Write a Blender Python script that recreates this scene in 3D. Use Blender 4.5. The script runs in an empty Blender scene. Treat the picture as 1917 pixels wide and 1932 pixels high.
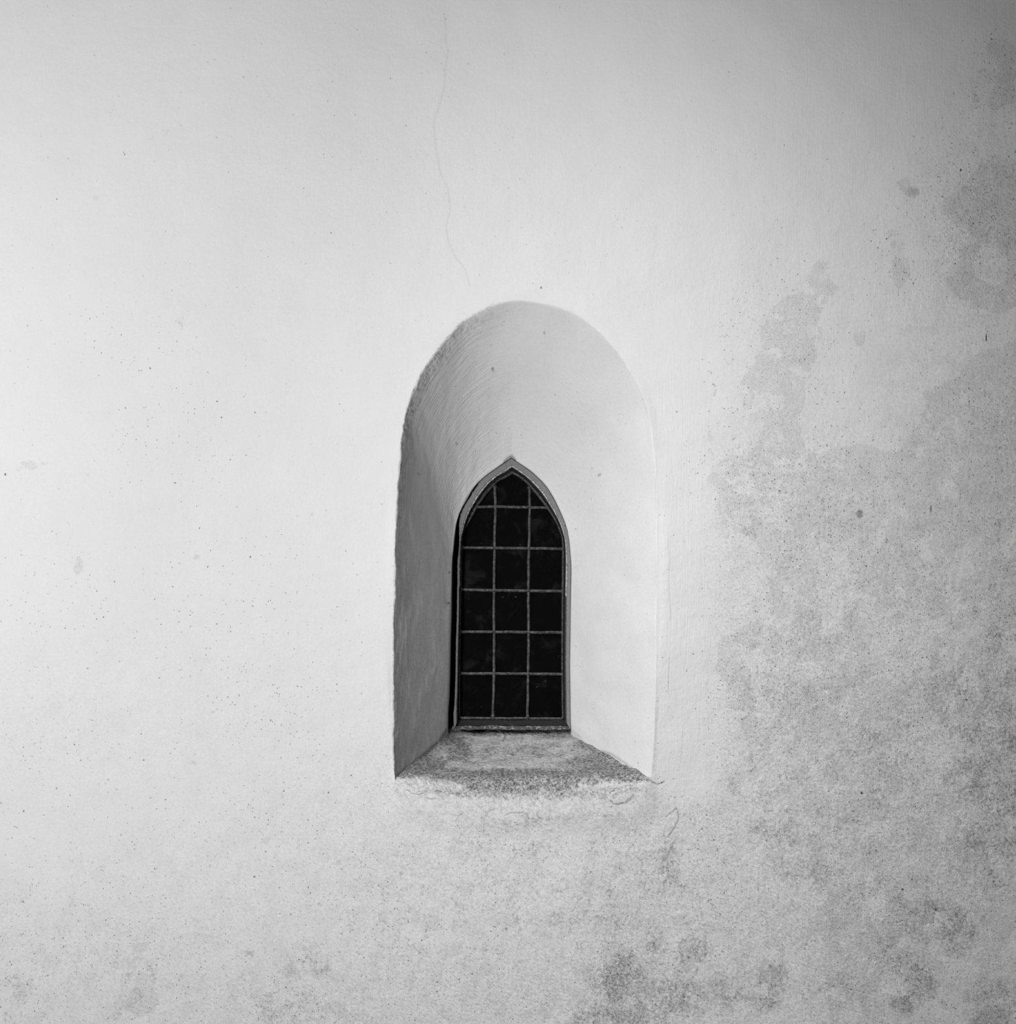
import bpy, bmesh, math
import numpy as np
from mathutils import Vector, noise as mn

sc = bpy.context.scene
COL = sc.collection

# ------------------------------------------------------------------ camera, world, light, exposure
K = 0.00175            # metres on the wall per unit of the measured drawing
C = 4.5                # camera to wall
ZC = 1.90              # camera height
D = 0.45               # depth of the niche

cam = bpy.data.cameras.new('camera'); camo = bpy.data.objects.new('camera', cam); COL.objects.link(camo)
camo.location = (0, -C, ZC); camo.rotation_euler = (math.pi/2, 0, 0)
cam.sensor_fit = 'HORIZONTAL'; cam.sensor_width = 36; cam.lens = 36*C/(1917*K)
cam.clip_end = 100
sc.camera = camo

w = bpy.data.worlds.new('world'); sc.world = w; w.use_nodes = True
w.node_tree.nodes['Background'].inputs[0].default_value = (1, 1, 1, 1)
w.node_tree.nodes['Background'].inputs[1].default_value = 0.012

def area(name, loc, target, size, size_y, power, spread=180):
    l = bpy.data.lights.new(name, 'AREA'); l.shape = 'RECTANGLE'; l.size = size; l.size_y = size_y
    l.energy = power; l.spread = math.radians(spread)
    o = bpy.data.objects.new(name, l); COL.objects.link(o); o.location = loc
    o.rotation_euler = (Vector(target)-Vector(loc)).to_track_quat('-Z', 'Y').to_euler()
    return o
area('low_light', (-.78, -2.01, .02), (1.36, 0, 4.0), .98, 2.63, 15.0, 67.16)
area('high_light', (-2.54, -5.7, 5.0), (-1.36, 0, .32), .5, 1.64, 40, 73.9)
area('near_high_light', (-1.02, -2.0, 4.32), (1.98, 0, -.9), 1.06, 2.32, 27.5, 60)
area('side_light', (-2.51, -6.21, .5), (-2.1, 0, 2.75), .5, .95, 69, 79.65)

sc.view_settings.view_transform = 'Standard'; sc.view_settings.look = 'None'
sc.view_settings.gamma = 1; sc.view_settings.use_curve_mapping = False
sc.view_settings.exposure = 0.0

# ------------------------------------------------------------------ helpers
def P3(x, y, d=0.0):
    f = K*(C+d)/C
    return (float((x-958.5)*f), float(d), float(ZC-(y-966)*f))

def link(name, verts, faces, mat, parent=None, smooth=True, attrs=None, uv=None):
    me = bpy.data.meshes.new(name)
    me.from_pydata([tuple(v) for v in verts], [], [tuple(f) for f in faces])
    me.update()
    if smooth: me.polygons.foreach_set('use_smooth', [True]*len(me.polygons))
    for k, a in (attrs or {}).items():
        at = me.attributes.new(k, 'FLOAT', 'POINT'); at.data.foreach_set('value', np.asarray(a, dtype=np.float32))
    if uv is not None:
        at = me.attributes.new('flow', 'FLOAT_VECTOR', 'POINT'); at.data.foreach_set('vector', np.asarray(uv, dtype=np.float32).ravel())
    me.materials.append(mat)
    o = bpy.data.objects.new(name, me); COL.objects.link(o)
    if parent: o.parent = parent
    return o

def tag(o, label=None, cat=None, kind=None):
    if label: o['label'] = label
    if cat: o['category'] = cat
    if kind: o['kind'] = kind
    return o

def spline(pts, n):
    """n points evenly spaced along a Catmull-Rom curve through pts"""
    p = np.array(pts, float); e = np.vstack([2*p[0]-p[1], p, 2*p[-1]-p[-2]])
    out = []
    for i in range(1, len(e)-2):
        t = np.linspace(0, 1, 24, endpoint=False)[:, None]
        p0, p1, p2, p3 = e[i-1], e[i], e[i+1], e[i+2]
        out.append(0.5*((2*p1)+(-p0+p2)*t+(2*p0-5*p1+4*p2-p3)*t**2+(-p0+3*p1-3*p2+p3)*t**3))
    q = np.vstack(out+[p[-1:]])
    s = np.r_[0, np.cumsum(np.hypot(*np.diff(q, axis=0).T))]
    u = np.linspace(0, s[-1], n)
    return np.c_[np.interp(u, s, q[:, 0]), np.interp(u, s, q[:, 1])]

def split_at(c, ykey, side):
    """index of the curve point nearest height ykey"""
    return int(np.argmin(abs(c[:, 1]-ykey)))

def grid_faces(nr, nc, flip=False, base=0):
    f = []
    for i in range(nr-1):
        for j in range(nc-1):
            a = base+i*nc+j
            q = (a, a+1, a+nc+1, a+nc)
            f.append(q[::-1] if flip else q)
    return f

def sdf(px, py, poly):
    """signed distance (negative inside) from points to a polygon"""
    poly = np.array(poly, float); d = np.full(px.shape, 1e9); ins = np.zeros(px.shape, bool)
    n = len(poly)
    for i in range(n):
        a, b = poly[i], poly[(i+1) % n]
        ex, ey = b-a; wx, wy = px-a[0], py-a[1]
        t = np.clip((wx*ex+wy*ey)/(ex*ex+ey*ey+1e-9), 0, 1)
        d = np.minimum(d, (wx-ex*t)**2+(wy-ey*t)**2)
        c = ((a[1] > py) != (b[1] > py)) & (px < (b[0]-a[0])*(py-a[1])/(b[1]-a[1]+1e-12)+a[0])
        ins ^= c
    d = np.sqrt(d)
    return np.where(ins, -d, d)

def line_dist(px, py, pts):
    d = np.full(px.shape, 1e9)
    for a, b in zip(pts[:-1], pts[1:]):
        ex, ey = b[0]-a[0], b[1]-a[1]; wx, wy = px-a[0], py-a[1]
        t = np.clip((wx*ex+wy*ey)/(ex*ex+ey*ey+1e-9), 0, 1)
        d = np.minimum(d, (wx-ex*t)**2+(wy-ey*t)**2)
    return np.sqrt(d)

def gauss(px, py, lst):
    """union of soft ellipses: (cx, cy, rx, ry, amount)"""
    f = np.zeros(px.shape)
    for cx, cy, rx, ry, a in lst:
        r2 = ((px-cx)/rx)**2+((py-cy)/ry)**2
        f = np.maximum(f, a*np.exp(-(r2**1.4)*0.55))
    return f

def sst(x, a, b):
    t = np.clip((x-a)/(b-a), 0, 1); return t*t*(3-2*t)

# ------------------------------------------------------------------ node helper
class N:
    def __init__(s, name):
        s.m = bpy.data.materials.new(name); s.m.use_nodes = True; s.t = s.m.node_tree
        s.t.nodes.clear(); s.out = s.t.nodes.new('ShaderNodeOutputMaterial')
    def new(s, typ, **kw):
        n = s.t.nodes.new(typ)
        for k, v in kw.items(): setattr(n, k, v)
        return n
    def put(s, sock, v):
        if hasattr(v, 'is_output') or isinstance(v, bpy.types.NodeSocket): s.t.links.new(v, sock)
        else: sock.default_value = v
    def math(s, op, a, b=0.0, c=0.0, clamp=False):
        n = s.new('ShaderNodeMath', operation=op, use_clamp=clamp)
        s.put(n.inputs[0], a); s.put(n.inputs[1], b); s.put(n.inputs[2], c)
        return n.outputs[0]
    def mul(s, a, b): return s.math('MULTIPLY', a, b)
    def add(s, a, b): return s.math('ADD', a, b)
    def ramp(s, v, a, b, lo=0.0, hi=1.0, kind='SMOOTHSTEP'):
        n = s.new('ShaderNodeMapRange', interpolation_type=kind)
        s.put(n.inputs[0], v); s.put(n.inputs[1], a); s.put(n.inputs[2], b); s.put(n.inputs[3], lo); s.put(n.inputs[4], hi)
        return n.outputs[0]
    def obj(s): return s.new('ShaderNodeTexCoord').outputs['Object']
    def attr(s, name, vec=False):
        return s.new('ShaderNodeAttribute', attribute_name=name).outputs['Vector' if vec else 'Fac']
    def map(s, v, scale=(1, 1, 1), rot=(0, 0, 0), loc=(0, 0, 0)):
        n = s.new('ShaderNodeMapping'); s.put(n.inputs[0], v)
        n.inputs['Scale'].default_value = scale; n.inputs['Rotation'].default_value = rot; n.inputs['Location'].default_value = loc
        return n.outputs[0]
    def noise(s, v, scale, detail=3, rough=.55, dist=0.0):
        n = s.new('ShaderNodeTexNoise'); s.put(n.inputs['Vector'], v)
        n.inputs['Scale'].default_value = scale; n.inputs['Detail'].default_value = detail
        n.inputs['Roughness'].default_value = rough; n.inputs['Distortion'].default_value = dist
        return n.outputs[0]
    def voronoi(s, v, scale, feature='F1', rnd=1.0):
        n = s.new('ShaderNodeTexVoronoi', feature=feature); s.put(n.inputs['Vector'], v)
        n.inputs['Scale'].default_value = scale; n.inputs['Randomness'].default_value = rnd
        return n
    def grey(s, v):
        n = s.new('ShaderNodeCombineColor')
        for i in range(3): s.put(n.inputs[i], v)
        return n.outputs[0]
    def bump(s, h, dist, strength=1.0, normal=None):
        n = s.new('ShaderNodeBump'); s.put(n.inputs['Height'], h)
        n.inputs['Distance'].default_value = dist; s.put(n.inputs['Strength'], strength)
        if normal is not None: s.put(n.inputs['Normal'], normal)
        return n.outputs[0]
    def bsdf(s, col, rough=.9, normal=None, spec=.2, metal=0.0):
        n = s.new('ShaderNodeBsdfPrincipled'); s.put(n.inputs['Base Color'], s.grey(col))
        s.put(n.inputs['Roughness'], rough); n.inputs['Specular IOR Level'].default_value = spec
        s.put(n.inputs['Metallic'], metal)
        if normal is not None: s.put(n.inputs['Normal'], normal)
        s.t.links.new(n.outputs[0], s.out.inputs[0]); return n

PX = 1.0/K     # noise scales: one feature per unit of the drawing

def plaster(name, base=0.65, flow=False, sill=False):
    n = N(name); v = n.obj()
    worn = n.attr('worn'); mould = n.attr('mould'); pit = n.attr('pits'); rough = n.attr('coarse'); crack = n.attr('crack')
    # worn coat: crisp-edged, only a little greyer
    big = n.noise(v, PX/55, 8, .6, .4)
    wm = n.ramp(n.add(big, worn), 1.0, 1.035)
    wm2 = n.ramp(n.add(n.noise(v, PX/30, 6, .62), n.mul(worn, .85)), .98, 1.12)
    # mould: small clotted blotches
    med = n.noise(v, PX/7.5, 4, .72, .4); med2 = n.noise(v, PX/36, 5, .65, .4)
    mm = n.ramp(n.add(n.mul(n.add(n.mul(med, .52), n.mul(med2, .48)), 1.9), n.add(n.mul(mould, 1.2), n.mul(rough, .10))), 1.30, 1.68)
    # pits: single dark grains
    vd = n.new('ShaderNodeVectorMath', operation='ADD'); nz = n.new('ShaderNodeTexNoise'); nz.inputs['Scale'].default_value = PX/5; n.t.links.new(v, nz.inputs['Vector'])
    sc_ = n.new('ShaderNodeVectorMath', operation='SCALE'); n.t.links.new(nz.outputs['Color'], sc_.inputs[0]); sc_.inputs['Scale'].default_value = 6*K; n.t.links.new(v, vd.inputs[0]); n.t.links.new(sc_.outputs[0], vd.inputs[1])
    vo = n.voronoi(vd.outputs[0], PX/4.2)
    cell = n.new('ShaderNodeSeparateColor'); n.t.links.new(vo.outputs['Color'], cell.inputs[0])
    keep = n.ramp(n.add(cell.outputs[0], n.mul(pit, .50)), .99, 1.03)
    rad = n.add(n.mul(cell.outputs[1], .18), .03)
    dot = n.ramp(n.math('SUBTRACT', vo.outputs['Distance'], rad), 0.0, .13, 1.0, 0.0)
    pm = n.mul(keep, dot)
    vo2 = n.voronoi(n.map(v, loc=(3.1, 0, 1.7)), PX/15)
    cell2 = n.new('ShaderNodeSeparateColor'); n.t.links.new(vo2.outputs['Color'], cell2.inputs[0])
    keep2 = n.ramp(n.add(cell2.outputs[0], n.mul(pit, .10)), .985, 1.01)
    dot2 = n.ramp(vo2.outputs['Distance'], .03, .12, 1.0, 0.0)
    pm2 = n.mul(keep2, n.mul(dot2, n.ramp(pit, 0.0, .3, .35, 1.0)))
    # fine sand of the plaster
    g1 = n.noise(v, PX/2.2, 2, .7); g2 = n.noise(v, PX/5.0, 3, .6); g3 = n.noise(v, PX/160, 3, .5)
    grain = n.add(n.mul(n.math('SUBTRACT', g1, .5), n.add(.13, n.mul(rough, .50))), n.mul(n.math('SUBTRACT', g2, .5), n.mul(rough, .95)))
    c = n.add(base, n.mul(grain, base))
    c = n.add(c, n.mul(n.math('SUBTRACT', g3, .5), .05))
    dg = n.noise(n.map(n.map(v, rot=(0, math.radians(-42), 0)), (PX/8.0, PX/6, PX/3.6)), 1.0, 4, .68)
    cl = n.noise(n.map(v, loc=(7, 0, 4)), PX/34, 6, .66, .6)
    def dark(c, m, amt): return n.mul(c, n.math('SUBTRACT', 1.0, n.mul(m, amt)))
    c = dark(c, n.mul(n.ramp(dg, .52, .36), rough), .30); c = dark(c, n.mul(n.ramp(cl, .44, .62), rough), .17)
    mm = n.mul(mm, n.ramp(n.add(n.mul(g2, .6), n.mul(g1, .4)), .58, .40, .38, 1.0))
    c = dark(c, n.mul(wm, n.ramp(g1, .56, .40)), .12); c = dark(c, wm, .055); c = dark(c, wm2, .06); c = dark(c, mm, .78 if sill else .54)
    if sill: c = dark(c, n.attr('soil'), .24)
    c = dark(c, pm, n.ramp(cell.outputs[2], 0, 1, .22, .78)); c = dark(c, pm2, .5); c = dark(c, crack, .80)
    if not flow and not sill:
        sx = n.new('ShaderNodeSeparateXYZ'); n.t.links.new(v, sx.inputs[0])
        for x_, y_, rx_, ry_, a_ in [(1860.5,637.5,1.5,8,.95),(1756.5,960,1.6,8,.6),(1622,970,7,8,.5),(1813,321,2.2,2.6,.8),(1648,950,1.8,14,.3),(10,895,1.8,2.4,.8),(235,291,1.6,2.4,.6),(1021,543,2,2.4,.6),(1626,1496,2.8,2.8,.85),(1703,1678,2.4,2.2,.85),(330,911,2.4,1.6,.6),(1766,1717,2.6,3,.7),(1277,777,1.8,1.8,.5),(1722,362,14,12,.22),(480,1654,2.6,1.6,.6)]:
            ax_ = n.mul(n.math('SUBTRACT', sx.outputs[0], (x_-958.5)*K), 1/(rx_*K)); az_ = n.mul(n.math('SUBTRACT', sx.outputs[2], ZC-(y_-966)*K), 1/(ry_*K))
            d2 = n.add(n.add(n.mul(ax_, ax_), n.mul(az_, az_)), n.mul(n.math('SUBTRACT', g2, .5), 2.2))
            c = dark(c, n.ramp(d2, .45, 1.25, 1.0, 0.0), a_)
    c = n.math('MAXIMUM', c, .03)
    # relief
    if flow:
        fl = n.attr('flow', True)
        st = n.noise(n.map(fl, (9, 130, 1)), 1.0, 5, .6, .25)
        st2 = n.noise(n.map(fl, (26, 420, 1)), 1.0, 3, .6)
        lump = n.noise(n.map(fl, (22, 90, 1)), 1.0, 4, .6)
        h = n.add(n.add(n.mul(st, 1.0), n.mul(st2, .35)), n.mul(lump, .6))
        nb = n.bump(n.mul(h, n.attr('brush')), .0062)
        nb = n.bump(n.noise(v, PX/5.0, 4, .6), .0008, 1.0, nb)
    else:
        br = n.noise(n.map(v, (PX/3.0, PX/3.0, PX/46)), 1.0, 4, .6)
        nb = n.bump(n.mul(br, n.attr('brush')), .0013)
        nb = n.bump(n.mul(dg, rough), .0052, 1.0, nb)
        nb = n.bump(n.noise(v, PX/9.0, 5, .6), .0014 if not sill else .006, 1.0, nb)
        nb = n.bump(n.noise(v, PX/90.0, 3, .5), .006, 1.0, nb)
        nb = n.bump(n.add(n.mul(pm, -.7), n.add(n.mul(wm, -.12), n.mul(mm, -.25))), .0012, 1.0, nb)
    n.bsdf(c, .93, nb, .12)
    return n.m

def metal_mat(name, lo, hi, rough=.6, metal=.6, scale=9, bumpd=.0008):
    n = N(name); v = n.obj()
    a = n.noise(v, PX/scale, 6, .7); f = n.ramp(a, .38, .68)
    c = n.add(n.mul(f, hi-lo), lo)
    n.bsdf(c, rough, n.bump(n.noise(v, PX/4, 4, .6), bumpd), .4, metal)
    return n.m

def flaky(name, base, flake, thr, scale, amt_dark=.03, spots=True):
    """weathered paint: base tone with pale flakes and dark chips"""
    n = N(name); v = n.obj()
    a = n.noise(v, PX/scale, 6, .7, .3); b = n.noise(n.map(v, loc=(5, 2, 9)), PX/(scale*.6), 5, .7)
    fl = n.ramp(a, thr, thr+.03)
    c = n.add(n.mul(fl, flake-base), base)
    c = n.mul(c, n.ramp(n.noise(v, PX/2.5, 3, .6), .2, .8, .8, 1.2))
    ch = n.ramp(b, .62, .66) if spots else 0.0
    c = n.mul(c, n.math('SUBTRACT', 1.0, n.mul(ch, .85)))
    n.bsdf(c, .85, n.bump(n.add(fl, n.mul(b, .6)), .0012), .2)
    return n.m

M_wall = plaster('plaster_wall')
M_niche = plaster('plaster_niche', .65, flow=True)
M_sill = plaster('plaster_sill', .64, sill=True)
M_band = flaky('weathered_frame', .20, .40, .62, 5.0)
M_side = flaky('dark_frame', .07, .42, .60, 5.0)
M_rail = flaky('dark_rail', .018, .05, .58, 7.0)
M_putty = flaky('pale_putty', .22, .72, .47, 3.0)
M_putty2 = flaky('sill_putty', .07, .26, .52, 5.0)
M_lead = metal_mat('lead', .018, .11, .5, .2, 5)
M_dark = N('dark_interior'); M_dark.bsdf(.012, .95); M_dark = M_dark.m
M_soil = N('ground'); v_ = M_soil.obj(); M_soil.bsdf(M_soil.ramp(M_soil.noise(v_, 9, 8, .6), .3, .7, .10, .22), .95); M_soil = M_soil.m

def glass_mat():
    n = N('old_glass'); v = n.obj()
    nb = n.bump(n.noise(v, PX/60, 2, .4), .004)
    gl = n.new('ShaderNodeBsdfGlossy'); gl.inputs['Roughness'].default_value = .04; n.t.links.new(nb, gl.inputs['Normal'])
    tr = n.new('ShaderNodeBsdfTransparent'); tr.inputs[0].default_value = (.80, .80, .80, 1)
    fr = n.new('ShaderNodeFresnel'); fr.inputs[0].default_value = 1.45; n.t.links.new(nb, fr.inputs['Normal'])
    mx = n.new('ShaderNodeMixShader'); n.t.links.new(fr.outputs[0], mx.inputs[0]); n.t.links.new(tr.outputs[0], mx.inputs[1]); n.t.links.new(gl.outputs[0], mx.inputs[2])
    df = n.new('ShaderNodeBsdfDiffuse'); df.inputs[0].default_value = (.55, .55, .55, 1)
    # dust film, specks and wiped smears
    film = n.mul(n.ramp(n.noise(v, PX/34, 5, .65, .6), .52, .72), .012)
    smear = n.mul(n.ramp(n.noise(n.map(n.map(v, rot=(0, .7, 0)), (PX/26, 1, PX/3)), 1.0, 4, .6), .54, .74), .006)
    vo = n.voronoi(v, PX/9); cc = n.new('ShaderNodeSeparateColor'); n.t.links.new(vo.outputs['Color'], cc.inputs[0])
    sp = n.mul(n.mul(n.ramp(cc.outputs[0], .955, .975), n.ramp(vo.outputs['Distance'], .06, .15, 1.0, 0.0)), .35)
    m2 = n.new('ShaderNodeMixShader'); n.t.links.new(n.add(n.add(film, smear), n.add(sp, .004)), m2.inputs[0])
    n.t.links.new(mx.outputs[0], m2.inputs[1]); n.t.links.new(df.outputs[0], m2.inputs[2])
    n.t.links.new(m2.outputs[0], n.out.inputs[0])
    return n.m
M_glass = glass_mat()

# ------------------------------------------------------------------ measured outlines
F_pts = [(746,1473),(744,1440),(743,1380),(743,1200),(745,1100),(747,1010),(750,947),(754,884),(759.5,822),(767,778),(777,747),
         (788,721.5),(803,693),(825,662),(850,631),(875,607),(900,591),(932,576),(966,569),(1000,570),(1044,577.6),(1075.6,588),
         (1107,607),(1138,634),(1163,662),(1185,692),(1203,725),(1216.5,760),(1226,797),(1233,840),(1237.5,900),(1239,978),
         (1239,1072),(1239,1140),(1238,1188),(1236,1313),(1232,1407),(1229,1450),(1227,1474)]
BL_pts = [(845,1377),(845,1347),(847,1317),(848.4,1271),(849.5,1211),(851,1165),(851.5,1130),(852,1097),(852.5,1059),(854.8,1036.7),
          (857,1014),(860,991),(864,976),(870,961),(880.5,943),(891,924.7),(904.7,907.3),(921,893.7),(938,881.6),(951.6,872),(964.5,862.7)]
BR_pts = [(964.5,862.7),(979,873),(998.5,886),(1016.7,902),(1032,918.7),(1047,943),(1059,968.6),(1068,991),(1074,1018.6),(1077,1049),
          (1078.4,1074.5),(1077.4,1127.5),(1076.5,1195.7),(1075.7,1256),(1076.5,1317),(1077,1360),(1078,1377)]
GL_pts = [(867.7,1353),(867.7,1271),(869,1189.6),(870,1127.5),(870.7,1067),(871.4,1033.7),(873,1011),(879,996),(891,974.7),(904.7,950.5),
          (924.4,924.7),(941,908),(953,902),(966.8,893.5)]
GR_pts = [(966.8,893.5),(979,900.5),(995.5,914),(1013.7,935),(1032,959.5),(1047,982),(1056,1003),(1060.6,1021.6),(1060.6,1067),(1060,1127.5),
          (1059.5,1195),(1059.5,1271),(1060.4,1353)]

# front outline, with the chipped arris of its left half
NL, NA = 330, 330      # samples on each jamb, on each arch half
Fc = spline(F_pts, 6000)
iapex = int(np.argmin(Fc[:, 1])); il = int(np.argmin(abs(Fc[:iapex, 1]-930))); ir = iapex+int(np.argmin(abs(Fc[iapex:, 1]-915)))
def pick(c, a, b, n): return c[np.linspace(a, b, n).round().astype(int)]
F = np.vstack([pick(Fc, 0, il, NL)[:-1], pick(Fc, il, iapex, NA)[:-1], pick(Fc, iapex, ir, NA)[:-1], pick(Fc, ir, len(Fc)-1, NL)])
NT = len(F); apex = NL-1+NA-1
def half(pts, ykey, n1, n2, rising):
    c = spline(pts, 4000); i = int(np.argmin(abs(c[:, 1]-ykey)))
    if rising: return pick(c, 0, i, n1)[:-1], pick(c, i, 3999, n2)
    return pick(c, 0, i, n1), pick(c, i, 3999, n2)
def full(lp, rp, yl, yr):
    a, b = half(lp, yl, NL, NA, True); c, d = half(rp, yr, NA, NL, False)
    return np.vstack([a, b[:-1], c[:-1], d])
B = full(BL_pts, BR_pts, 1062, 1060)
G = full(GL_pts, GR_pts, 1040, 1040)
assert len(B) == NT and len(G) == NT
tt = np.arange(NT)
tan = np.gradient(F, axis=0); tan /= np.hypot(tan[:, 0], tan[:, 1])[:, None]
nout = np.c_[tan[:, 1], -tan[:, 0]]                 # pointing away from the opening
if ((F[0]-np.array([990, 1000]))*nout[0]).sum() < 0: nout = -nout
arc = np.r_[0, np.cumsum(np.hypot(*np.diff(F, axis=0).T))]
leftness = sst(tt, apex+40, apex-160)               # 1 on the left half
topness = np.exp(-((tt-apex)/90.0)**2)
jit = np.array([mn.noise(Vector((s/26, 0, 0)))*1.6+mn.noise(Vector((s/9, 5, 0)))*.9+mn.noise(Vector((s/3.7, 9, 0)))*.35 for s in arc])
F0 = F.copy()
F = F+nout*(jit*(.15+.85*leftness))[:, None]*sst(arc, 0, 30)[:, None]*sst(arc[::-1]*0+arc[-1]-arc, 0, 30)[:, None]
# rounding radius of the arris: sharp on the left, worn round on the right
rr = 2.4-1.7*(1-leftness)+2.6*topness
rr = rr*sst(arc, 0, 40)*sst(arc[-1]-arc, 0, 40)+.3
A0 = F+nout*rr[:, None]                             # where the flat wall begins

# ------------------------------------------------------------------ stain maps (positions on the wall)
patches = [  # worn coat with crisp edges: polygon, strength
 ([(1852,60),(1895,50),(1930,80),(1930,225),(1905,205),(1872,232),(1853,200),(1866,150),(1852,110)], .56),
 ([(1850,285),(1880,300),(1940,295),(1940,575),(1900,612),(1855,592),(1830,592),(1788,560),(1770,530),(1800,490),(1822,440),(1800,430),(1780,410),(1763,375),(1800,350),(1830,320)], .60),
 ([(1658,440),(1675,414),(1705,428),(1722,470),(1730,520),(1705,562),(1680,545),(1668,490)], .54),
 ([(1430,575),(1490,545),(1525,500),(1540,478),(1575,478),(1583,520),(1600,545),(1575,575),(1560,600),(1570,640),(1545,690),(1532,760),(1522,820),(1560,850),(1560,880),(1500,900),(1400,900),(1330,930),(1322,860),(1326,800),(1350,795),(1360,850),(1400,842),(1414,812),(1395,790),(1373,740),(1400,690),(1425,650)], .52),
 ([(1600,620),(1640,612),(1645,655),(1625,668),(1600,662)], .54),
 ([(1580,830),(1640,822),(1690,845),(1722,800),(1732,735),(1790,705),(1840,660),(1890,640),(1940,610),(1940,1010),(1700,1040),(1480,1000),(1520,860)], .55),
 ([(1325,870),(1560,880),(1940,880),(1940,2000),(1560,2000),(1500,1500),(1420,1420),(1365,1340),(1340,1260),(1350,1190),(1400,1170),(1440,1160),(1438,1110),(1420,1030),(1350,1000),(1335,930)], .50),
 ([(1480,1210),(1540,1180),(1600,1260),(1560,1330),(1500,1290)], .0),
]
holes = [([(1860,470),(1890,475),(1897,500),(1880,530),(1850,520),(1845,490)], 1), ([(1600,1030),(1580,1130),(1590,1190),(1560,1190),(1555,1080)], .6),
 ([(1745,1160),(1760,1220),(1700,1290),(1640,1250),(1680,1190)], .8), ([(1730,1380),(1770,1370),(1800,1440),(1750,1470),(1700,1440)], .8), ([(1420,1250),(1480,1240),(1470,1330),(1440,1380)], .6)]
worn_soft = [(210,380,70,100,.40),(270,250,120,120,.36),(330,650,160,160,.36),(60,880,60,20,.48),(148,1065,14,30,.62),(372,1052,12,10,.6),(590,965,14,20,.55),
 (120,1800,200,140,.40),(240,1790,60,60,.47),(270,1880,80,60,.50),(470,1830,80,40,.48),(570,1830,80,60,.48),(340,1830,60,30,.46),(640,1600,250,120,.38),(960,1750,260,170,.43),(870,1600,60,60,.45),
 (1130,1640,90,70,.45),(1250,1560,70,120,.42),(1450,1580,70,60,.50),(1700,355,40,30,.50),(1722,362,16,14,.60),(1595,440,50,30,.44),(560,760,80,60,.34),(1280,1100,20,200,.35)]
mould_l = [(1880,1430,110,220,.44),(1800,1310,80,60,.42),(1680,1420,140,110,.37),(1480,1320,110,90,.35),(1440,1460,120,80,.33),(1650,1560,170,80,.34),(1860,1600,90,120,.40),
 (1480,1560,90,60,.36),(1690,1690,120,60,.38),(1520,1640,70,40,.38),(1750,1740,110,60,.44),(1800,1760,60,50,.50),(1735,1855,38,45,.55),(1710,1895,25,25,.58),(1690,1810,60,50,.44),
 (1870,1928,48,34,.66),(1236,1780,26,26,.42),(1170,1850,50,60,.46),(1310,1800,40,40,.42),(1260,1890,120,40,.42),(1180,1920,120,40,.44),(1460,1845,36,36,.50),(1440,1890,40,20,.50),
 (1690,1895,14,14,.62),(1350,1880,70,50,.40),(1600,1880,120,60,.34),(1880,1880,70,40,.44),(1420,1000,40,60,.28),(1880,1180,60,140,.38),(1700,1080,200,160,.25),
 (1885,1000,60,160,.33),(1840,400,80,90,.27),(1870,160,50,80,.24),(1820,560,60,60,.24),(1560,960,200,120,.24),
 (40,1880,90,60,.40),(110,1840,80,60,.33),(230,1835,30,22,.46),(250,1900,50,40,.45),(300,1830,40,30,.38),(390,1860,40,40,.34),(540,1900,110,40,.42),(470,1800,14,12,.50),(580,1820,60,40,.42),
 (560,1700,200,120,.27),(200,1640,200,120,.22),(90,1740,140,90,.27),(430,1440,160,100,.20),(760,1700,200,150,.27),(960,1700,200,150,.29),(1130,1720,120,120,.32),
 (1040,1545,70,4,.36),(1180,1540,60,9,.30),(1150,1600,80,50,.30),(960,1600,120,80,.28),(1250,1640,60,60,.38),(880,1600,40,30,.36),(1000,1560,50,16,.34),
 (985,1488,215,20,.52),(860,1480,60,12,.42),(1150,1488,80,10,.44),(120,1540,200,100,.17),(600,1500,120,60,.17),(30,1400,60,60,.22)]
pits_l = [(1860,440,110,160,.95),(1880,170,50,90,.75),(1690,490,50,80,.55),(1480,720,120,170,.55),(1450,930,130,110,.95),(1600,1000,250,180,.85),(1700,1200,300,180,.7),(1500,1280,160,120,.75),
 (1650,1500,350,300,.55),(1880,900,100,300,.6),(1500,1750,300,150,.6),(1200,1860,170,90,1.1),(1300,1700,120,200,.75),(1010,1480,240,24,1.1),(970,1620,110,80,.75),(960,1800,500,160,.5),
 (1010,1560,60,60,.75),(1280,1620,70,80,.6),(300,1820,500,130,.5),(60,1860,110,80,.7),(540,1900,120,50,.8),(540,1360,130,140,.38),(480,1160,180,120,.30),(90,1150,120,120,.25),(320,830,120,100,.22),
 (230,630,120,90,.18),(100,1400,150,120,.30),(400,1600,350,120,.3),(720,1720,200,150,.45),(1860,1500,150,300,.5),(1700,1850,250,110,.6)]
coarse_l = [(1700,1400,420,420,.60),(1500,1700,500,300,.62),(1850,900,200,400,.45),(1860,430,110,170,.55),(1880,170,60,90,.35),(1500,1000,220,200,.42),(1000,1650,500,220,.42),(1000,1900,700,140,.60),
 (1000,1490,260,40,.75),(250,1850,500,170,.35),(500,1700,400,150,.24),(250,1400,400,160,.12),(1480,700,110,160,.2),(1190,1850,130,90,.85),(990,1530,240,60,.6)]
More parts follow.
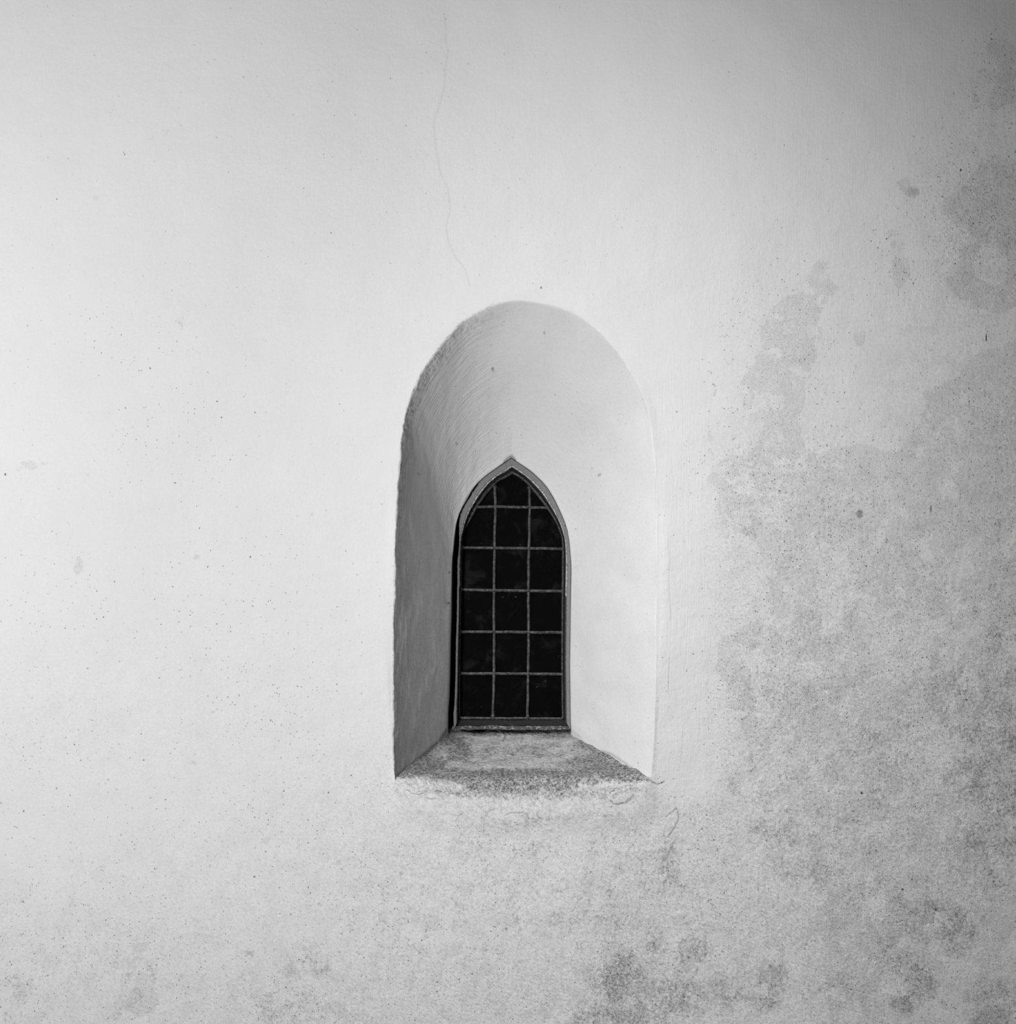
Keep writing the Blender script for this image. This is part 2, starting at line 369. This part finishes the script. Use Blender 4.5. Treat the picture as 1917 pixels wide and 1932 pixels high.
cracks = [  # polyline, half width, depth
 ([(840,28),(842,75),(846,90),(842,120),(838,165),(831,190),(820,225),(819,242),(824,290),(832,330),(846,355),(850,395),(842,425),(846,455),(860,485),(878,508),(887,540)], 1.9, .13),
 ([(1226,1471),(1232,1476),(1240,1480),(1247,1478),(1254,1475)], 1.2, .75),
 ([(1257,1542),(1264,1535),(1272,1530),(1277,1524),(1280,1535),(1281,1545),(1276,1556),(1272,1564),(1262,1578)], 1.1, .6),
 ([(1270,1592),(1262,1612),(1258,1640),(1268,1660)], 1.0, .4),
 ([(1318,1680),(1322,1710),(1330,1760)], 1.2, .35), ([(1331,1765),(1331,1800)], 1.2, .5),
 ([(1150,1495),(1158,1491)], 1.2, .7), ([(1152,1511),(1158,1516),(1168,1517),(1175,1514)], 1.0, .6),
 ([(768,1490),(778,1497),(790,1499),(800,1496),(804,1500)], 1.1, .55), ([(806,1505),(814,1508),(822,1506)], 1.0, .5), ([(850,1497),(868,1498),(876,1504)], 1.0, .45),
 ([(917,1540),(922,1530),(934,1526)], 1.0, .45), ([(952,1538),(964,1533),(980,1534),(984,1532),(994,1536),(998,1545)], 1.2, .5), ([(860,1550),(866,1538),(873,1535)], 1.0, .4),
 ([(1700,1292),(1712,1280),(1730,1265),(1752,1258),(1762,1266)], 1.3, .45), ([(1690,1385),(1700,1372),(1712,1368)], 1.2, .3),
 ([(1537,1440),(1556,1432),(1572,1430),(1580,1445),(1580,1470)], 1.2, .3),
 ([(1185,1580),(1190,1568),(1204,1565)], 1.0, .45), ([(1080,1720),(1090,1700),(1102,1690)], 1.0, .3),
 ([(1270,1900),(1290,1880),(1297,1860),(1312,1838),(1318,1826)], 1.5, .45),
 ([(1346,722),(1352,735),(1347,748)], 1.2, .4),
 ([(1265,1040),(1262,1100),(1266,1170)], 1.0, .2), ([(1263,1240),(1261,1310)], 1.0, .25), ([(1289,1380),(1285,1440)], 1.0, .2),
]
spots = [(1622,970,6,.45),(1813,321,2.6,.8),(1427,1014,3,.55),(1021,543,2.2,.7),(930,697,2.5,.8),(235,291,1.8,.6),(10,895,1.8,.8),(330,911,2.2,.6),(413,1185,2,.6),(86,1474,2.4,.6),(1131,896,2,.8),(1626,1496,3,.8),(1703,1678,2.5,.8),
 (487,1654,2.4,.6),(420,1655,2.4,.5),(792,372,2,.4),(701,1240,2,.4),(1277,777,2,.5),(1766,1717,3,.7),(1215,497,2,.5)]

def maps(px, py, kind='wall'):
    worn = np.zeros(px.shape)
    for poly, s in patches:
        if s: worn = np.maximum(worn, (s+.055)*sst(sdf(px, py, poly), 16, -22))
    for poly, s in holes: worn *= 1-s*sst(sdf(px, py, poly), 14, -10)
    worn = np.maximum(worn, gauss(px, py, worn_soft))
    mould = gauss(px, py, mould_l); pits = gauss(px, py, pits_l); coarse = .05+gauss(px, py, coarse_l)
    low = sst(py, 1300, 1800); right = sst(px, 1350, 1800)*sst(py, 500, 1000)
    pits = np.maximum(pits, .045+.30*low+.25*right)
    clean = 1-.85*sst(px, 1232, 1242)*sst(px, 1385, 1300)*sst(py, 1560, 1440)
    coarse = coarse*clean; mould = mould*clean; pits = pits*(1-.5*(1-clean))
    mould = mould*(1-.10*sst(px, 1350, 1500))*(1-.22*sst(px, 700, 600)*sst(py, 1500, 1600))
    crack = np.zeros(px.shape)
    for pts, hw, a in cracks:
        x0, y0 = np.min(pts, axis=0)-12; x1, y1 = np.max(pts, axis=0)+12
        s = (px > x0) & (px < x1) & (py > y0) & (py < y1)
        if s.any():
            d = line_dist(px[s], py[s], pts); crack[s] = np.maximum(crack[s], a*sst(d, hw+.45, hw*.2))
    for x, y, r, a in spots[4:5]+spots[10:11]:
        crack = np.maximum(crack, a*sst(np.hypot(px-x, py-y), r+1.6, r*.5))
    brush = .35+.55*np.exp(-((px-1290)/60)**2)*sst(py, 560, 800)*sst(py, 1560, 1380)+.25*sst(px, 1300, 1600)*sst(py, 1100, 700)
    return dict(worn=worn, mould=mould, pits=pits, coarse=coarse, crack=crack, brush=brush)

# ------------------------------------------------------------------ the wall face around the opening
lipx = np.linspace(1227, 746, 260)
u_ = (lipx-746)/(1227-746)
def dip(u): return 15*np.minimum(sst(u, 0, .09), sst(u, 1, .94))+4*np.sin(np.pi*u)*sst(u, .0, .3)
lip = np.c_[lipx, 1473.5+dip(u_)+np.array([mn.noise(Vector((x/20, 3, 0)))*1.8 for x in lipx])*sst(u_, 0, .05)*sst(u_, 1, .95)]
loop = np.vstack([A0, lip[1:-1]])                   # closed
Nl = len(loop)
ctr = np.array([990.0, 1060.0]); dirv = loop-ctr; ang = np.arctan2(dirv[:, 1], dirv[:, 0])
X0, X1, Y0, Y1 = -900.0, 2800.0, -500.0, 966+ZC/K
dx, dy = np.cos(ang), np.sin(ang)
tx = np.where(dx > 0, (X1-ctr[0])/np.where(dx == 0, 1e-9, dx), (X0-ctr[0])/np.where(dx == 0, 1e-9, dx))
ty = np.where(dy > 0, (Y1-ctr[1])/np.where(dy == 0, 1e-9, dy), (Y0-ctr[1])/np.where(dy == 0, 1e-9, dy))
outer = ctr+np.c_[dx, dy]*np.minimum(tx, ty)[:, None]
NRING = 250
g = np.linspace(0, 1, NRING); q = 2.7
g = (np.exp(q*g)-1)/(np.exp(q)-1)
ring = loop[None]+(outer-loop)[None]*g[:, None, None]
px, py = ring[..., 0].ravel(), ring[..., 1].ravel()
at = maps(px, py)
# plaster swelling under the sill, hollows and cracks in the surface
yy = np.zeros(px.shape)
swell = [(744,1474),(760,1480),(1212,1484),(1228,1476),(1236,1500),(1235,1530),(1190,1552),(1080,1552),(1000,1545),(960,1560),(880,1560),(780,1545),(742,1530),(738,1500)]
yy -= .006*sst(sdf(px, py, swell), 26, -22)
flk = [(1150,1495),(1165,1488),(1190,1490),(1196,1500),(1180,1514),(1160,1517),(1150,1508)]
yy -= .003*sst(sdf(px, py, flk), 3, -4)
near = np.exp(-((px-985)**2+(py-1100)**2)/(700.0**2))
low = np.array([mn.noise(Vector((a/230, b/230, 1)))+.4*mn.noise(Vector((a/90, b/90, 7))) for a, b in zip(px, py)])
edge0 = sst(np.repeat(np.arange(NRING), Nl), 0, 14)
yy += low*.0035*edge0
yy += at['crack']*.002*edge0
# fade swelling to zero on ring 0 along the lip only where the sill meets it
X = (px-958.5)*K; Z = ZC-(py-966)*K
V = np.c_[X, yy, Z]
faces = []
for i in range(NRING-1):
    a = i*Nl; b = a+Nl
    for j in range(Nl):
        k = (j+1) % Nl
        faces.append((a+j, a+k, b+k, b+j))
# returns of the wall's outer rim, 0.6 m thick
base = len(V); last = (NRING-1)*Nl
rim = V[last:].copy(); rim[:, 1] = .6
V = np.vstack([V, rim])
for j in range(Nl):
    k = (j+1) % Nl
    faces.append((last+j, last+k, base+k, base+j))
for k in at: at[k] = np.r_[at[k], at[k][last:]*0]
wall = link('wall_back', V, faces, M_wall, attrs=at)
tag(wall, 'pale limewashed plaster wall, stained and pitted to the right and below, around the arched niche', 'wall', 'structure')
lip_y = yy[:Nl]                                     # depth of ring 0

# ------------------------------------------------------------------ the splayed niche
NS = 70
rows = []; flow = []; brush = []
w0 = np.c_[(A0[:, 0]-958.5)*K, lip_y[:NT], ZC-(A0[:, 1]-966)*K]
Fj = np.array([P3(x, y, 0) for x, y in F]); Fp = np.array([P3(x, y, 0) for x, y in F0]); Bp = np.array([P3(x, y, D) for x, y in B])
archw = np.minimum(sst(tt, NL-160, NL+120), sst(tt, NT-NL+160, NT-NL-120))
def loft(s):
    xz = Fp+(Bp-Fp)*s
    dd = 1-(1-s)**1.32
    xz[:, 1] = D*(s*(1-archw)+dd*archw)
    return xz
ker = np.exp(-(np.arange(-90, 91)/38.0)**2); ker /= ker.sum()
Bsm = np.stack([np.convolve(np.pad(Bp[:, k], 90, 'edge'), ker, 'valid') for k in range(3)], 1)
Bsm = Bp+(Bsm-Bp)*np.exp(-((tt-apex)/150.0)**2)[:, None]
# where the rounding ends, inside
sr = np.clip(rr*K/0.5, .002, .06)
inner = np.array([loft(s)[i] for i, s in enumerate(sr)]) if False else None
Ls = {}
def loft_i(s):   # s per sample
    xz = Fp+(Bsm+(Bp-Bsm)*(s**5)[:, None]-Fp)*s[:, None]+(Fj-Fp)*(np.clip(1-s/.10, 0, 1)**1.5)[:, None]
    dd = 1-(1-s)**1.32
    xz[:, 1] = D*(s*(1-archw)+dd*archw)
    return xz
srv = sr
Pin = loft_i(srv)
corner = Fj.copy(); corner[:, 1] = lip_y[:NT]
NB = 8
for i in range(NB):
    t = i/(NB)
    rows.append((1-t)**2*w0+2*t*(1-t)*corner+t*t*Pin); flow.append(srv*t*.9); 
for s in np.linspace(0, 1, NS):
    rows.append(loft_i(srv+(1-srv)*s)); flow.append(srv+(1-srv)*s)
R = np.array(rows); S = np.array(flow)
U = np.repeat((arc*K)[None], len(R), 0)
# trowelled unevenness, strongest towards the left arris and in the head
nr = len(R)
du = np.gradient(R, axis=1); dv = np.gradient(R, axis=0); nn = np.cross(du, dv); nn /= np.linalg.norm(nn, axis=2)[..., None]+1e-12
amp = np.zeros((nr, NT)); 
lw = (.35+.65*leftness)
for i in range(nr):
    for j in range(NT):
        u, s = U[i, j], S[i, j]
        a = mn.noise(Vector((u*7, s*4, 3)))*.0042+mn.noise(Vector((u*22, s*16, 8)))*.0018*lw[j]
        a += mn.noise(Vector((u*16, s*60, 1)))*.0011*lw[j]
        amp[i, j] = a
fade = sst(np.arange(nr), 0, NB+4)[:, None]*sst(np.arange(nr), nr-1, nr-8)[:, None]
R = R+nn*(amp*fade)[..., None]
# return behind the window opening
for e in (.03, .07, .12):
    rb = Bp.copy(); f = (C+D)/(C+D); rb[:, 1] = D+e
    R = np.concatenate([R, rb[None]]); S = np.concatenate([S, np.full((1, NT), 1+e)]); U = np.concatenate([U, U[:1]])
nr = len(R)
# carry the jambs down below the sill surface
lo0 = R[:, 0].copy(); lo0[:, 2] -= .05; lo1 = R[:, -1].copy(); lo1[:, 2] -= .05
lo0[:9, 1] += .012; lo1[:9, 1] += .012; lo0[:4, 2] += .02; lo1[:4, 2] += .02
R = np.concatenate([lo0[:, None], R, lo1[:, None]], axis=1); U = np.concatenate([U[:, :1]-.05, U, U[:, -1:]+.05], axis=1); S = np.concatenate([S[:, :1], S, S[:, -1:]], axis=1)
nc = NT+2
pxn = R[..., 0]/(K*(C+R[..., 1])/C)+958.5; pyn = 966-(R[..., 2]-ZC)/(K*(C+R[..., 1])/C)
pxn, pyn = pxn.ravel(), pyn.ravel()
L2 = np.r_[1, leftness, 0]; A2 = np.r_[0, archw, 0]; Sx = S
br = (.10+.75*L2[None]*(.35+.65*A2[None])+.10*A2[None]*(1-L2[None]))*np.ones_like(S)
br *= (.55+.75*np.exp(-((S-.05)/.25)**2)*L2[None]+.3)
cr = np.zeros(S.shape)
for j in range(nc):
    if L2[j]*(.4+.6*A2[j]) < .05: continue
    for i in range(nr):
        if .0 < S[i, j] < .16:
            m = mn.noise(Vector((U[i, j]*34, S[i, j]*95, 2)))+.5*mn.noise(Vector((U[i, j]*90, S[i, j]*240, 5)))
            cr[i, j] = max(0, 1-abs(m-.08)/.13)*.75*L2[j]*(.4+.6*A2[j])*float(sst(S[i, j], .15, .03))
cr = cr.ravel()
for x, y, r, a in [(930,697,2.5,.9),(862,837,2,.6),(1131,896,2,.8),(790,894,2.2,.5),(848,1080,2,.7),(846,1138,2.4,.8),(1027,628,1.5,.6)]:
    cr = np.maximum(cr, a*sst(np.hypot(pxn-x, pyn-y), r+1.6, r*.4))
for pts, hw, a in [([(857,1056),(853,1090),(852,1125),(850,1165),(849,1210),(848,1270),(845,1345),(844,1374)], 1.0, .5), ([(872,962),(880,943),(892,924),(904,911)], 1.2, .8), ([(951,872),(958,864),(966,860),(972,868)], 1.2, .7),
                   ([(845,1374),(829,1397),(805,1419),(780,1441),(753,1461),(746,1473)], 2.2, .65), ([(1078,1379),(1092,1388),(1110,1405),(1126,1413),(1153,1422),(1180,1440),(1204,1458),(1225,1473)], .6, .4),
                   ([(744,1465),(742,1380)], 1.0, .35)]:
    cr = np.maximum(cr, a*sst(line_dist(pxn, pyn, pts), hw+3, hw*.3))
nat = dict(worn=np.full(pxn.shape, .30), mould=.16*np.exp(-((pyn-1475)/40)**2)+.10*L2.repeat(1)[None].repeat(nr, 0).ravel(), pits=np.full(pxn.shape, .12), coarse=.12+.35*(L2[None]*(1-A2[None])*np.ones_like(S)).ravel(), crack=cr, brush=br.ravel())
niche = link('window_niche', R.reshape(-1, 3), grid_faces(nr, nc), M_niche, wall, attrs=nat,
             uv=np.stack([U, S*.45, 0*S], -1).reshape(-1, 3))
niche['label'] = 'smooth splayed plaster niche with round head'

# ------------------------------------------------------------------ window
win = bpy.data.objects.new('window_1', None); COL.objects.link(win); win.location = P3(965, 1376, D+.05)
tag(win, 'small pointed-arch leaded window of eighteen dark panes at the back of the niche', 'window', 'structure')
def wlink(name, V_, F_, mat, **kw):
    off = np.array(win.location); V_ = np.array([tuple(v) for v in V_])-off
    o = link(name, V_, F_, mat, None, **kw); o.parent = win
    return o

# sloping sill
nu, nv = 260, 110
us = np.linspace(0, 1, nu)
wl = link  # (sill is part of the window; keep world coordinates readable)
sv = []
lip_u = np.c_[np.interp(us, u_[::-1], lip[::-1, 0]), np.interp(us, u_[::-1], lip[::-1, 1])]
lipd = np.interp(us, u_[::-1], np.r_[lip_y[NT-1], lip_y[NT:], lip_y[0]][::-1])
for i, u in enumerate(us):
    b = np.array(P3(844+u*235, 1377, D+.06)); b[2] -= .002
    ex = 746+u*(1227-746)
    e = np.array(P3(ex, 1472.5, 0)); L = np.array(P3(lip_u[i, 0], lip_u[i, 1], 0)); L[1] = lipd[i]
    m = b+(e-b)*.90
    e2 = e.copy(); e2[1] = -.006
    col = []
    n1 = 84; n2 = nv-n1
    for k in range(n1):
        t = k/n1; p = b+(m-b)*t
        col.append(p)
    for k in range(n2):
        t = k/(n2-1); col.append((1-t)**2*m+2*t*(1-t)*e2+t*t*L)
    for k, p in enumerate(col):
        f = sst(k, nv-1, nv-10)
        h = mn.noise(Vector((p[0]*14, p[1]*10, 2)))*.006+mn.noise(Vector((p[0]*45, p[1]*45, p[2]*30)))*.0032+mn.noise(Vector((p[0]*120, p[1]*120, p[2]*90)))*.0012
        h += .010*(1-math.sin(math.pi*min(max(u, 0), 1)))**3      # plaster fillet up the jambs
        p[2] += h*float(f)
    sv.append(col)
sv = np.array(sv)                                  # nu, nv, 3
spx = (sv[..., 0]/(K*(C+sv[..., 1])/C)+958.5).ravel(); spy = (966-(sv[..., 2]-ZC)/(K*(C+sv[..., 1])/C)).ravel()
sm = [(990,1462,160,10,.50),(950,1462,26,6,.80),(1012,1463,24,5,.85),(1055,1476,30,8,.66),(880,1476,40,6,.6),(860,1468,90,10,.47),(1150,1450,70,22,.50),(1120,1440,50,14,.46),(1190,1465,45,12,.54),(800,1445,40,18,.48),(785,1460,25,10,.50),
      (1110,1405,24,10,.48),(1140,1420,24,9,.54),(870,1420,24,24,.36),(850,1395,30,12,.40),(1060,1385,60,8,.40),(900,1384,60,5,.44),(1000,1383,60,4,.46),(1060,1465,60,10,.48),(985,1420,150,20,.20),(985,1478,220,12,.52)]
smould = np.maximum(gauss(spx, spy, sm)+.14, .34*sst(spy, 1430, 1455)+.16*sst(spx, 900, 820)+.18*sst(spx, 1080, 1150))
ed = np.minimum(line_dist(spx, spy, [(1078,1379),(1110,1405),(1126,1413),(1153,1422),(1180,1440),(1204,1458),(1225,1473)]), line_dist(spx, spy, [(844,1379),(829,1397),(780,1441),(746,1473)]))
smould = np.maximum(smould, .55*sst(ed, 12, 1))
pale = gauss(spx, spy, [(790,1478,40,12,.35),(765,1480,20,10,.5),(1200,1486,30,6,.3)])
smould = smould*(1-np.clip(pale*2, 0, 1))
smould *= 1-.75*sst(spy, 1468, 1486)*np.clip(sst(spx, 1050, 1120)+sst(spx, 900, 840), 0, 1)
scr = np.zeros(spx.shape)
for pts, hw, a in [([(950,1382),(953,1390),(949,1398)], .9, .6), ([(984,1382),(986,1392),(982,1402)], .8, .4)]:
    scr = np.maximum(scr, a*sst(line_dist(spx, spy, pts), hw+1.5, hw*.4))
sat = dict(soil=(1-np.tile(sst(np.arange(nv), nv-34, nv-3), nu)), worn=np.full(spx.shape, .34), mould=smould, pits=.35+gauss(spx, spy, [(985,1468,230,22,.8)]), coarse=np.full(spx.shape, .95), crack=scr, brush=np.full(spx.shape, .3))
wlink('window_sill', sv.reshape(-1, 3), grid_faces(nu, nv, True), M_sill, attrs=sat)['label'] = 'sloping plaster sill blackened with mould'

# frame, swept round the opening
ycur = B[:, 1]
gapL = 10.5*sst(ycur, 930, 1045)*(tt < apex)
gapT = 2.2*np.exp(-(((B[:, 0]-890)/14)**2))*(tt < apex)*(B[:, 1] < 960)
O = B.copy(); dirO = (G-B)/(np.hypot(*(G-B).T)[:, None]+1e-9)
O[:, 0] += gapL; O += dirO*(gapT+.8)[:, None]
# make the frame reach below the sill line
def sweep(name, prof, mat, smooth=False, seg=None, jitter=0.0):
    """prof: list of (fraction outline->glass, depth)"""
    seg = seg or (0, NT); idx = np.arange(*seg)
    idx = idx[(idx % 2 == 0) | (idx == apex)]
    Vs = []
    for f, d in prof:
        for j in idx:
            jj = mn.noise(Vector((arc[j]/7, f*9, d*40)))*jitter
            p = O[j]+(G[j]-O[j])*(f+jj*.02)
            Vs.append(P3(p[0]+jj*.5, p[1], D+d))
    o = wlink(name, Vs, grid_faces(len(prof), len(idx), True), mat, smooth=smooth)
    return o
fr = sweep('window_frame', [(0, .10), (0, .012), (.06, .006), (.42, .010), (.48, .016), (.50, .10)], M_band, jitter=1.2)
fr['label'] = 'weathered grey frame following the pointed arch'
sweep('frame_rebate', [(.49, .10), (.50, .045), (.74, .052), (.76, .10)], M_rail)
pf = []
for k in range(9):
    a = math.pi*k/8
    pf.append((.50-.095*math.cos(a), .028-.014*math.sin(a)))
pb = sweep('putty_bead', pf, M_putty, True, seg=(NL-60, NT-NL+80), jitter=1.3)
pb['label'] = 'pale flaking putty bead'
for sgn, seg in ((0, (0, NL-70)), (1, (NT-NL+70, NT))):
    sweep('frame_bead', [(a_-.02, b_) for a_, b_ in pf], M_side, True, seg=seg, jitter=1.5)
bc = []
for k in range(7):
    a = math.pi*k/6
    bc.append((.88-.13*math.cos(a), .056-.006*math.sin(a)))
sweep('lead_border', [(.74, .075)]+bc+[(1.02, .075)], M_lead, True, jitter=.6)

def bar(name, pts, width, depth, height, mat, blobs=()):
    """domed strip through pts (drawing units); blobs: solder joints on it"""
    c = spline(pts, 60) if len(pts) > 2 else np.c_[np.linspace(pts[0][0], pts[1][0], 60), np.linspace(pts[0][1], pts[1][1], 60)]
    for i in range(60):
        c[i] += (mn.noise(Vector((c[i][0]/25, c[i][1]/25, 4)))*.7)*np.array([1, 1])
    t = np.gradient(c, axis=0); t /= np.hypot(*t.T)[:, None]; nrm = np.c_[-t[:, 1], t[:, 0]]
    V_ = []; NP = 9
    for k in range(NP):
        a = math.pi*k/(NP-1); off = -math.cos(a)*width/2
        for i in range(60):
            wv = 1+.12*mn.noise(Vector((c[i][0]/9, c[i][1]/9, k*.2)))
            p = c[i]+nrm[i]*off*wv
            V_.append(P3(p[0], p[1], D+depth-height*math.sin(a)*wv))
    F_ = grid_faces(NP, 60, True)
    for bx, by, br_ in blobs:
        b0 = len(V_); n1, n2 = 6, 12
        for i in range(n1):
            ph = (math.pi/2)*i/(n1-1)
            for j in range(n2):
                th = 2*math.pi*j/n2; r = br_*math.sin(ph)*(1+.15*mn.noise(Vector((bx+j, by, i))))
                V_.append(P3(bx+r*math.cos(th), by+r*math.sin(th), D+depth-(height*1.5)*math.cos(ph)))
        for i in range(n1-1):
            for j in range(n2):
                k = (j+1) % n2
                F_.append((b0+i*n2+j, b0+i*n2+k, b0+(i+1)*n2+k, b0+(i+1)*n2+j))
    o = wlink(name, V_, F_, mat)
    # recalc orientation
    bm = bmesh.new(); bm.from_mesh(o.data); bmesh.ops.recalc_face_normals(bm, faces=bm.faces); bm.to_mesh(o.data); bm.free()
    return o
GD = .062     # glass depth behind the frame face
V1 = [(933.5,914),(935,956.5),(933.5,1006),(932.7,1067),(932,1127.5),(932,1192.6),(932,1271),(930,1355)]
V2 = [(999.3,916),(999.5,956.5),(998,1033.7),(997,1113.9),(997.6,1192.6),(996.5,1271),(995.5,1355)]
H = [[(897,955.7),(960,956.3),(1034,958)], [(868,1033),(960,1034),(1062,1035.5)], [(867,1112.3),(960,1114),(1062,1115.4)], [(866,1191.9),(960,1192.4),(1062,1193.6)], [(866,1270.3),(960,1271),(1062,1272)], [(866,1355),(960,1355.5),(1062,1356)]]
for v in (V1, V2): bar('lead_came', v, 5.2, GD-.004, .004, M_lead, [(v[0][0], v[0][1]+4, 4.2), (v[-1][0], v[-1][1]-3, 4.0)])
for i, h in enumerate(H):
    bar('lead_came', h, 5.4, GD-.0045, .004, M_lead, [(np.interp(h[0][1], [p[1] for p in v], [p[0] for p in v]), h[1][1], 3.6) for v in (V1, V2)]+[(h[0][0]+3, h[0][1], 3.6), (h[2][0]-2, h[2][1], 3.4)])

# panes: every quarry its own slightly tilted quad
def clip(poly, inside, inter):
    out = []
    for i in range(len(poly)):
        a, b = poly[i-1], poly[i]
        ia, ib = inside(a), inside(b)
        if ib:
            if not ia: out.append(inter(a, b))
            out.append(b)
        elif ia: out.append(inter(a, b))
    return out
def clip_box(poly, x0, x1, y0, y1):
    def at_x(v): return lambda a, b: (v, a[1]+(b[1]-a[1])*(v-a[0])/(b[0]-a[0]))
    def at_y(v): return lambda a, b: (a[0]+(b[0]-a[0])*(v-a[1])/(b[1]-a[1]), v)
    for ins, it in ((lambda p: p[0] >= x0, at_x(x0)), (lambda p: p[0] <= x1, at_x(x1)), (lambda p: p[1] >= y0, at_y(y0)), (lambda p: p[1] <= y1, at_y(y1))):
        poly = clip(poly, ins, it)
        if not poly: return []
    return poly
gout = [tuple(p) for p in (G+(G-np.array([965, 1120]))/np.hypot(*(G-np.array([965, 1120])).T)[:, None]*3)[::8]]
xs = [850, 932.5, 998, 1080]; ys = [880, 957, 1034.5, 1114, 1192.6, 1271, 1362]
bm = bmesh.new(); rng = np.random.RandomState(4)
for i in range(3):
    for j in range(6):
        pl = clip_box(gout, xs[i]+.6, xs[i+1]-.6, ys[j]+.6, ys[j+1]-.6)
        if len(pl) < 3: continue
        a, b = rng.normal(0, .00003, 2); cx, cy = (xs[i]+xs[i+1])/2, (ys[j]+ys[j+1])/2
        lay = []
        for dz in (0, .003):
            lay.append([bm.verts.new(np.array(P3(x, y, D+GD+dz+(x-cx)*a+(y-cy)*b))-np.array(win.location)) for x, y in pl])
        bm.faces.new(lay[0]); bm.faces.new(lay[1][::-1])
        for k in range(len(pl)):
            m = (k+1) % len(pl); bm.faces.new((lay[0][k], lay[1][k], lay[1][m], lay[0][m]))
bmesh.ops.recalc_face_normals(bm, faces=bm.faces)
me = bpy.data.meshes.new('glass_panes'); bm.to_mesh(me); bm.free(); me.materials.append(M_glass)
go = bpy.data.objects.new('glass_panes', me); COL.objects.link(go); go.parent = win
go['label'] = 'dark old glass set in lead'

def ridge(name, x0, x1, y0, y1, d0, d1, dback, mat, wob=.6):
    """horizontal moulding: face from (y0,d0) to (y1,d1), returned back on top and bottom"""
    n = 90; prof = [(y0, dback), (y0, d0+.001), (y0+.6, d0), (y1-.6, d1), (y1, d1+.001), (y1, dback)]
    V_ = []
    for yv, d in prof:
        for i in range(n):
            x = x0+(x1-x0)*i/(n-1)
            V_.append(P3(x, yv+mn.noise(Vector((x/14, yv, d*20)))*wob, D+d+mn.noise(Vector((x/9, yv, 3)))*.0015))
    F_ = grid_faces(len(prof), n, True)
    F_.append([k*n for k in range(len(prof))]); F_.append([k*n+n-1 for k in range(len(prof))][::-1])
    return wlink(name, V_, F_, mat, smooth=False)
ridge('bottom_rail', 861, 1076, 1358.5, 1369, .046, .030, .10, M_rail)
ridge('sill_putty', 853, 1077, 1369.5, 1377, .026, .014, .10, M_putty2, 1.3)['label'] = 'pale crumbling mortar fillet'

# ------------------------------------------------------------------ unlit room behind the glass, and the ground outside
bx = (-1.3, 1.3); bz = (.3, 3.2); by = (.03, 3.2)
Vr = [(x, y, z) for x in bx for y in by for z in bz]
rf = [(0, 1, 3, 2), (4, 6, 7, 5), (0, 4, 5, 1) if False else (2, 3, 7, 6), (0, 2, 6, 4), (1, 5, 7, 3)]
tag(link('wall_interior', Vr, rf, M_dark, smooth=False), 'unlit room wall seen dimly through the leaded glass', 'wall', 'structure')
gv = []; ng = 60
for i in range(ng):
    for j in range(ng):
        x = -8+16*i/(ng-1); y = -9+9.0*j/(ng-1)
        gv.append((x, y, -.004+mn.noise(Vector((x*1.5, y*1.5, 0)))*.02*(1 if j < ng-1 else 0)))
tag(link('ground', gv, grid_faces(ng, ng, True), M_soil), 'bare earth at the foot of the plaster wall', 'ground', 'structure')
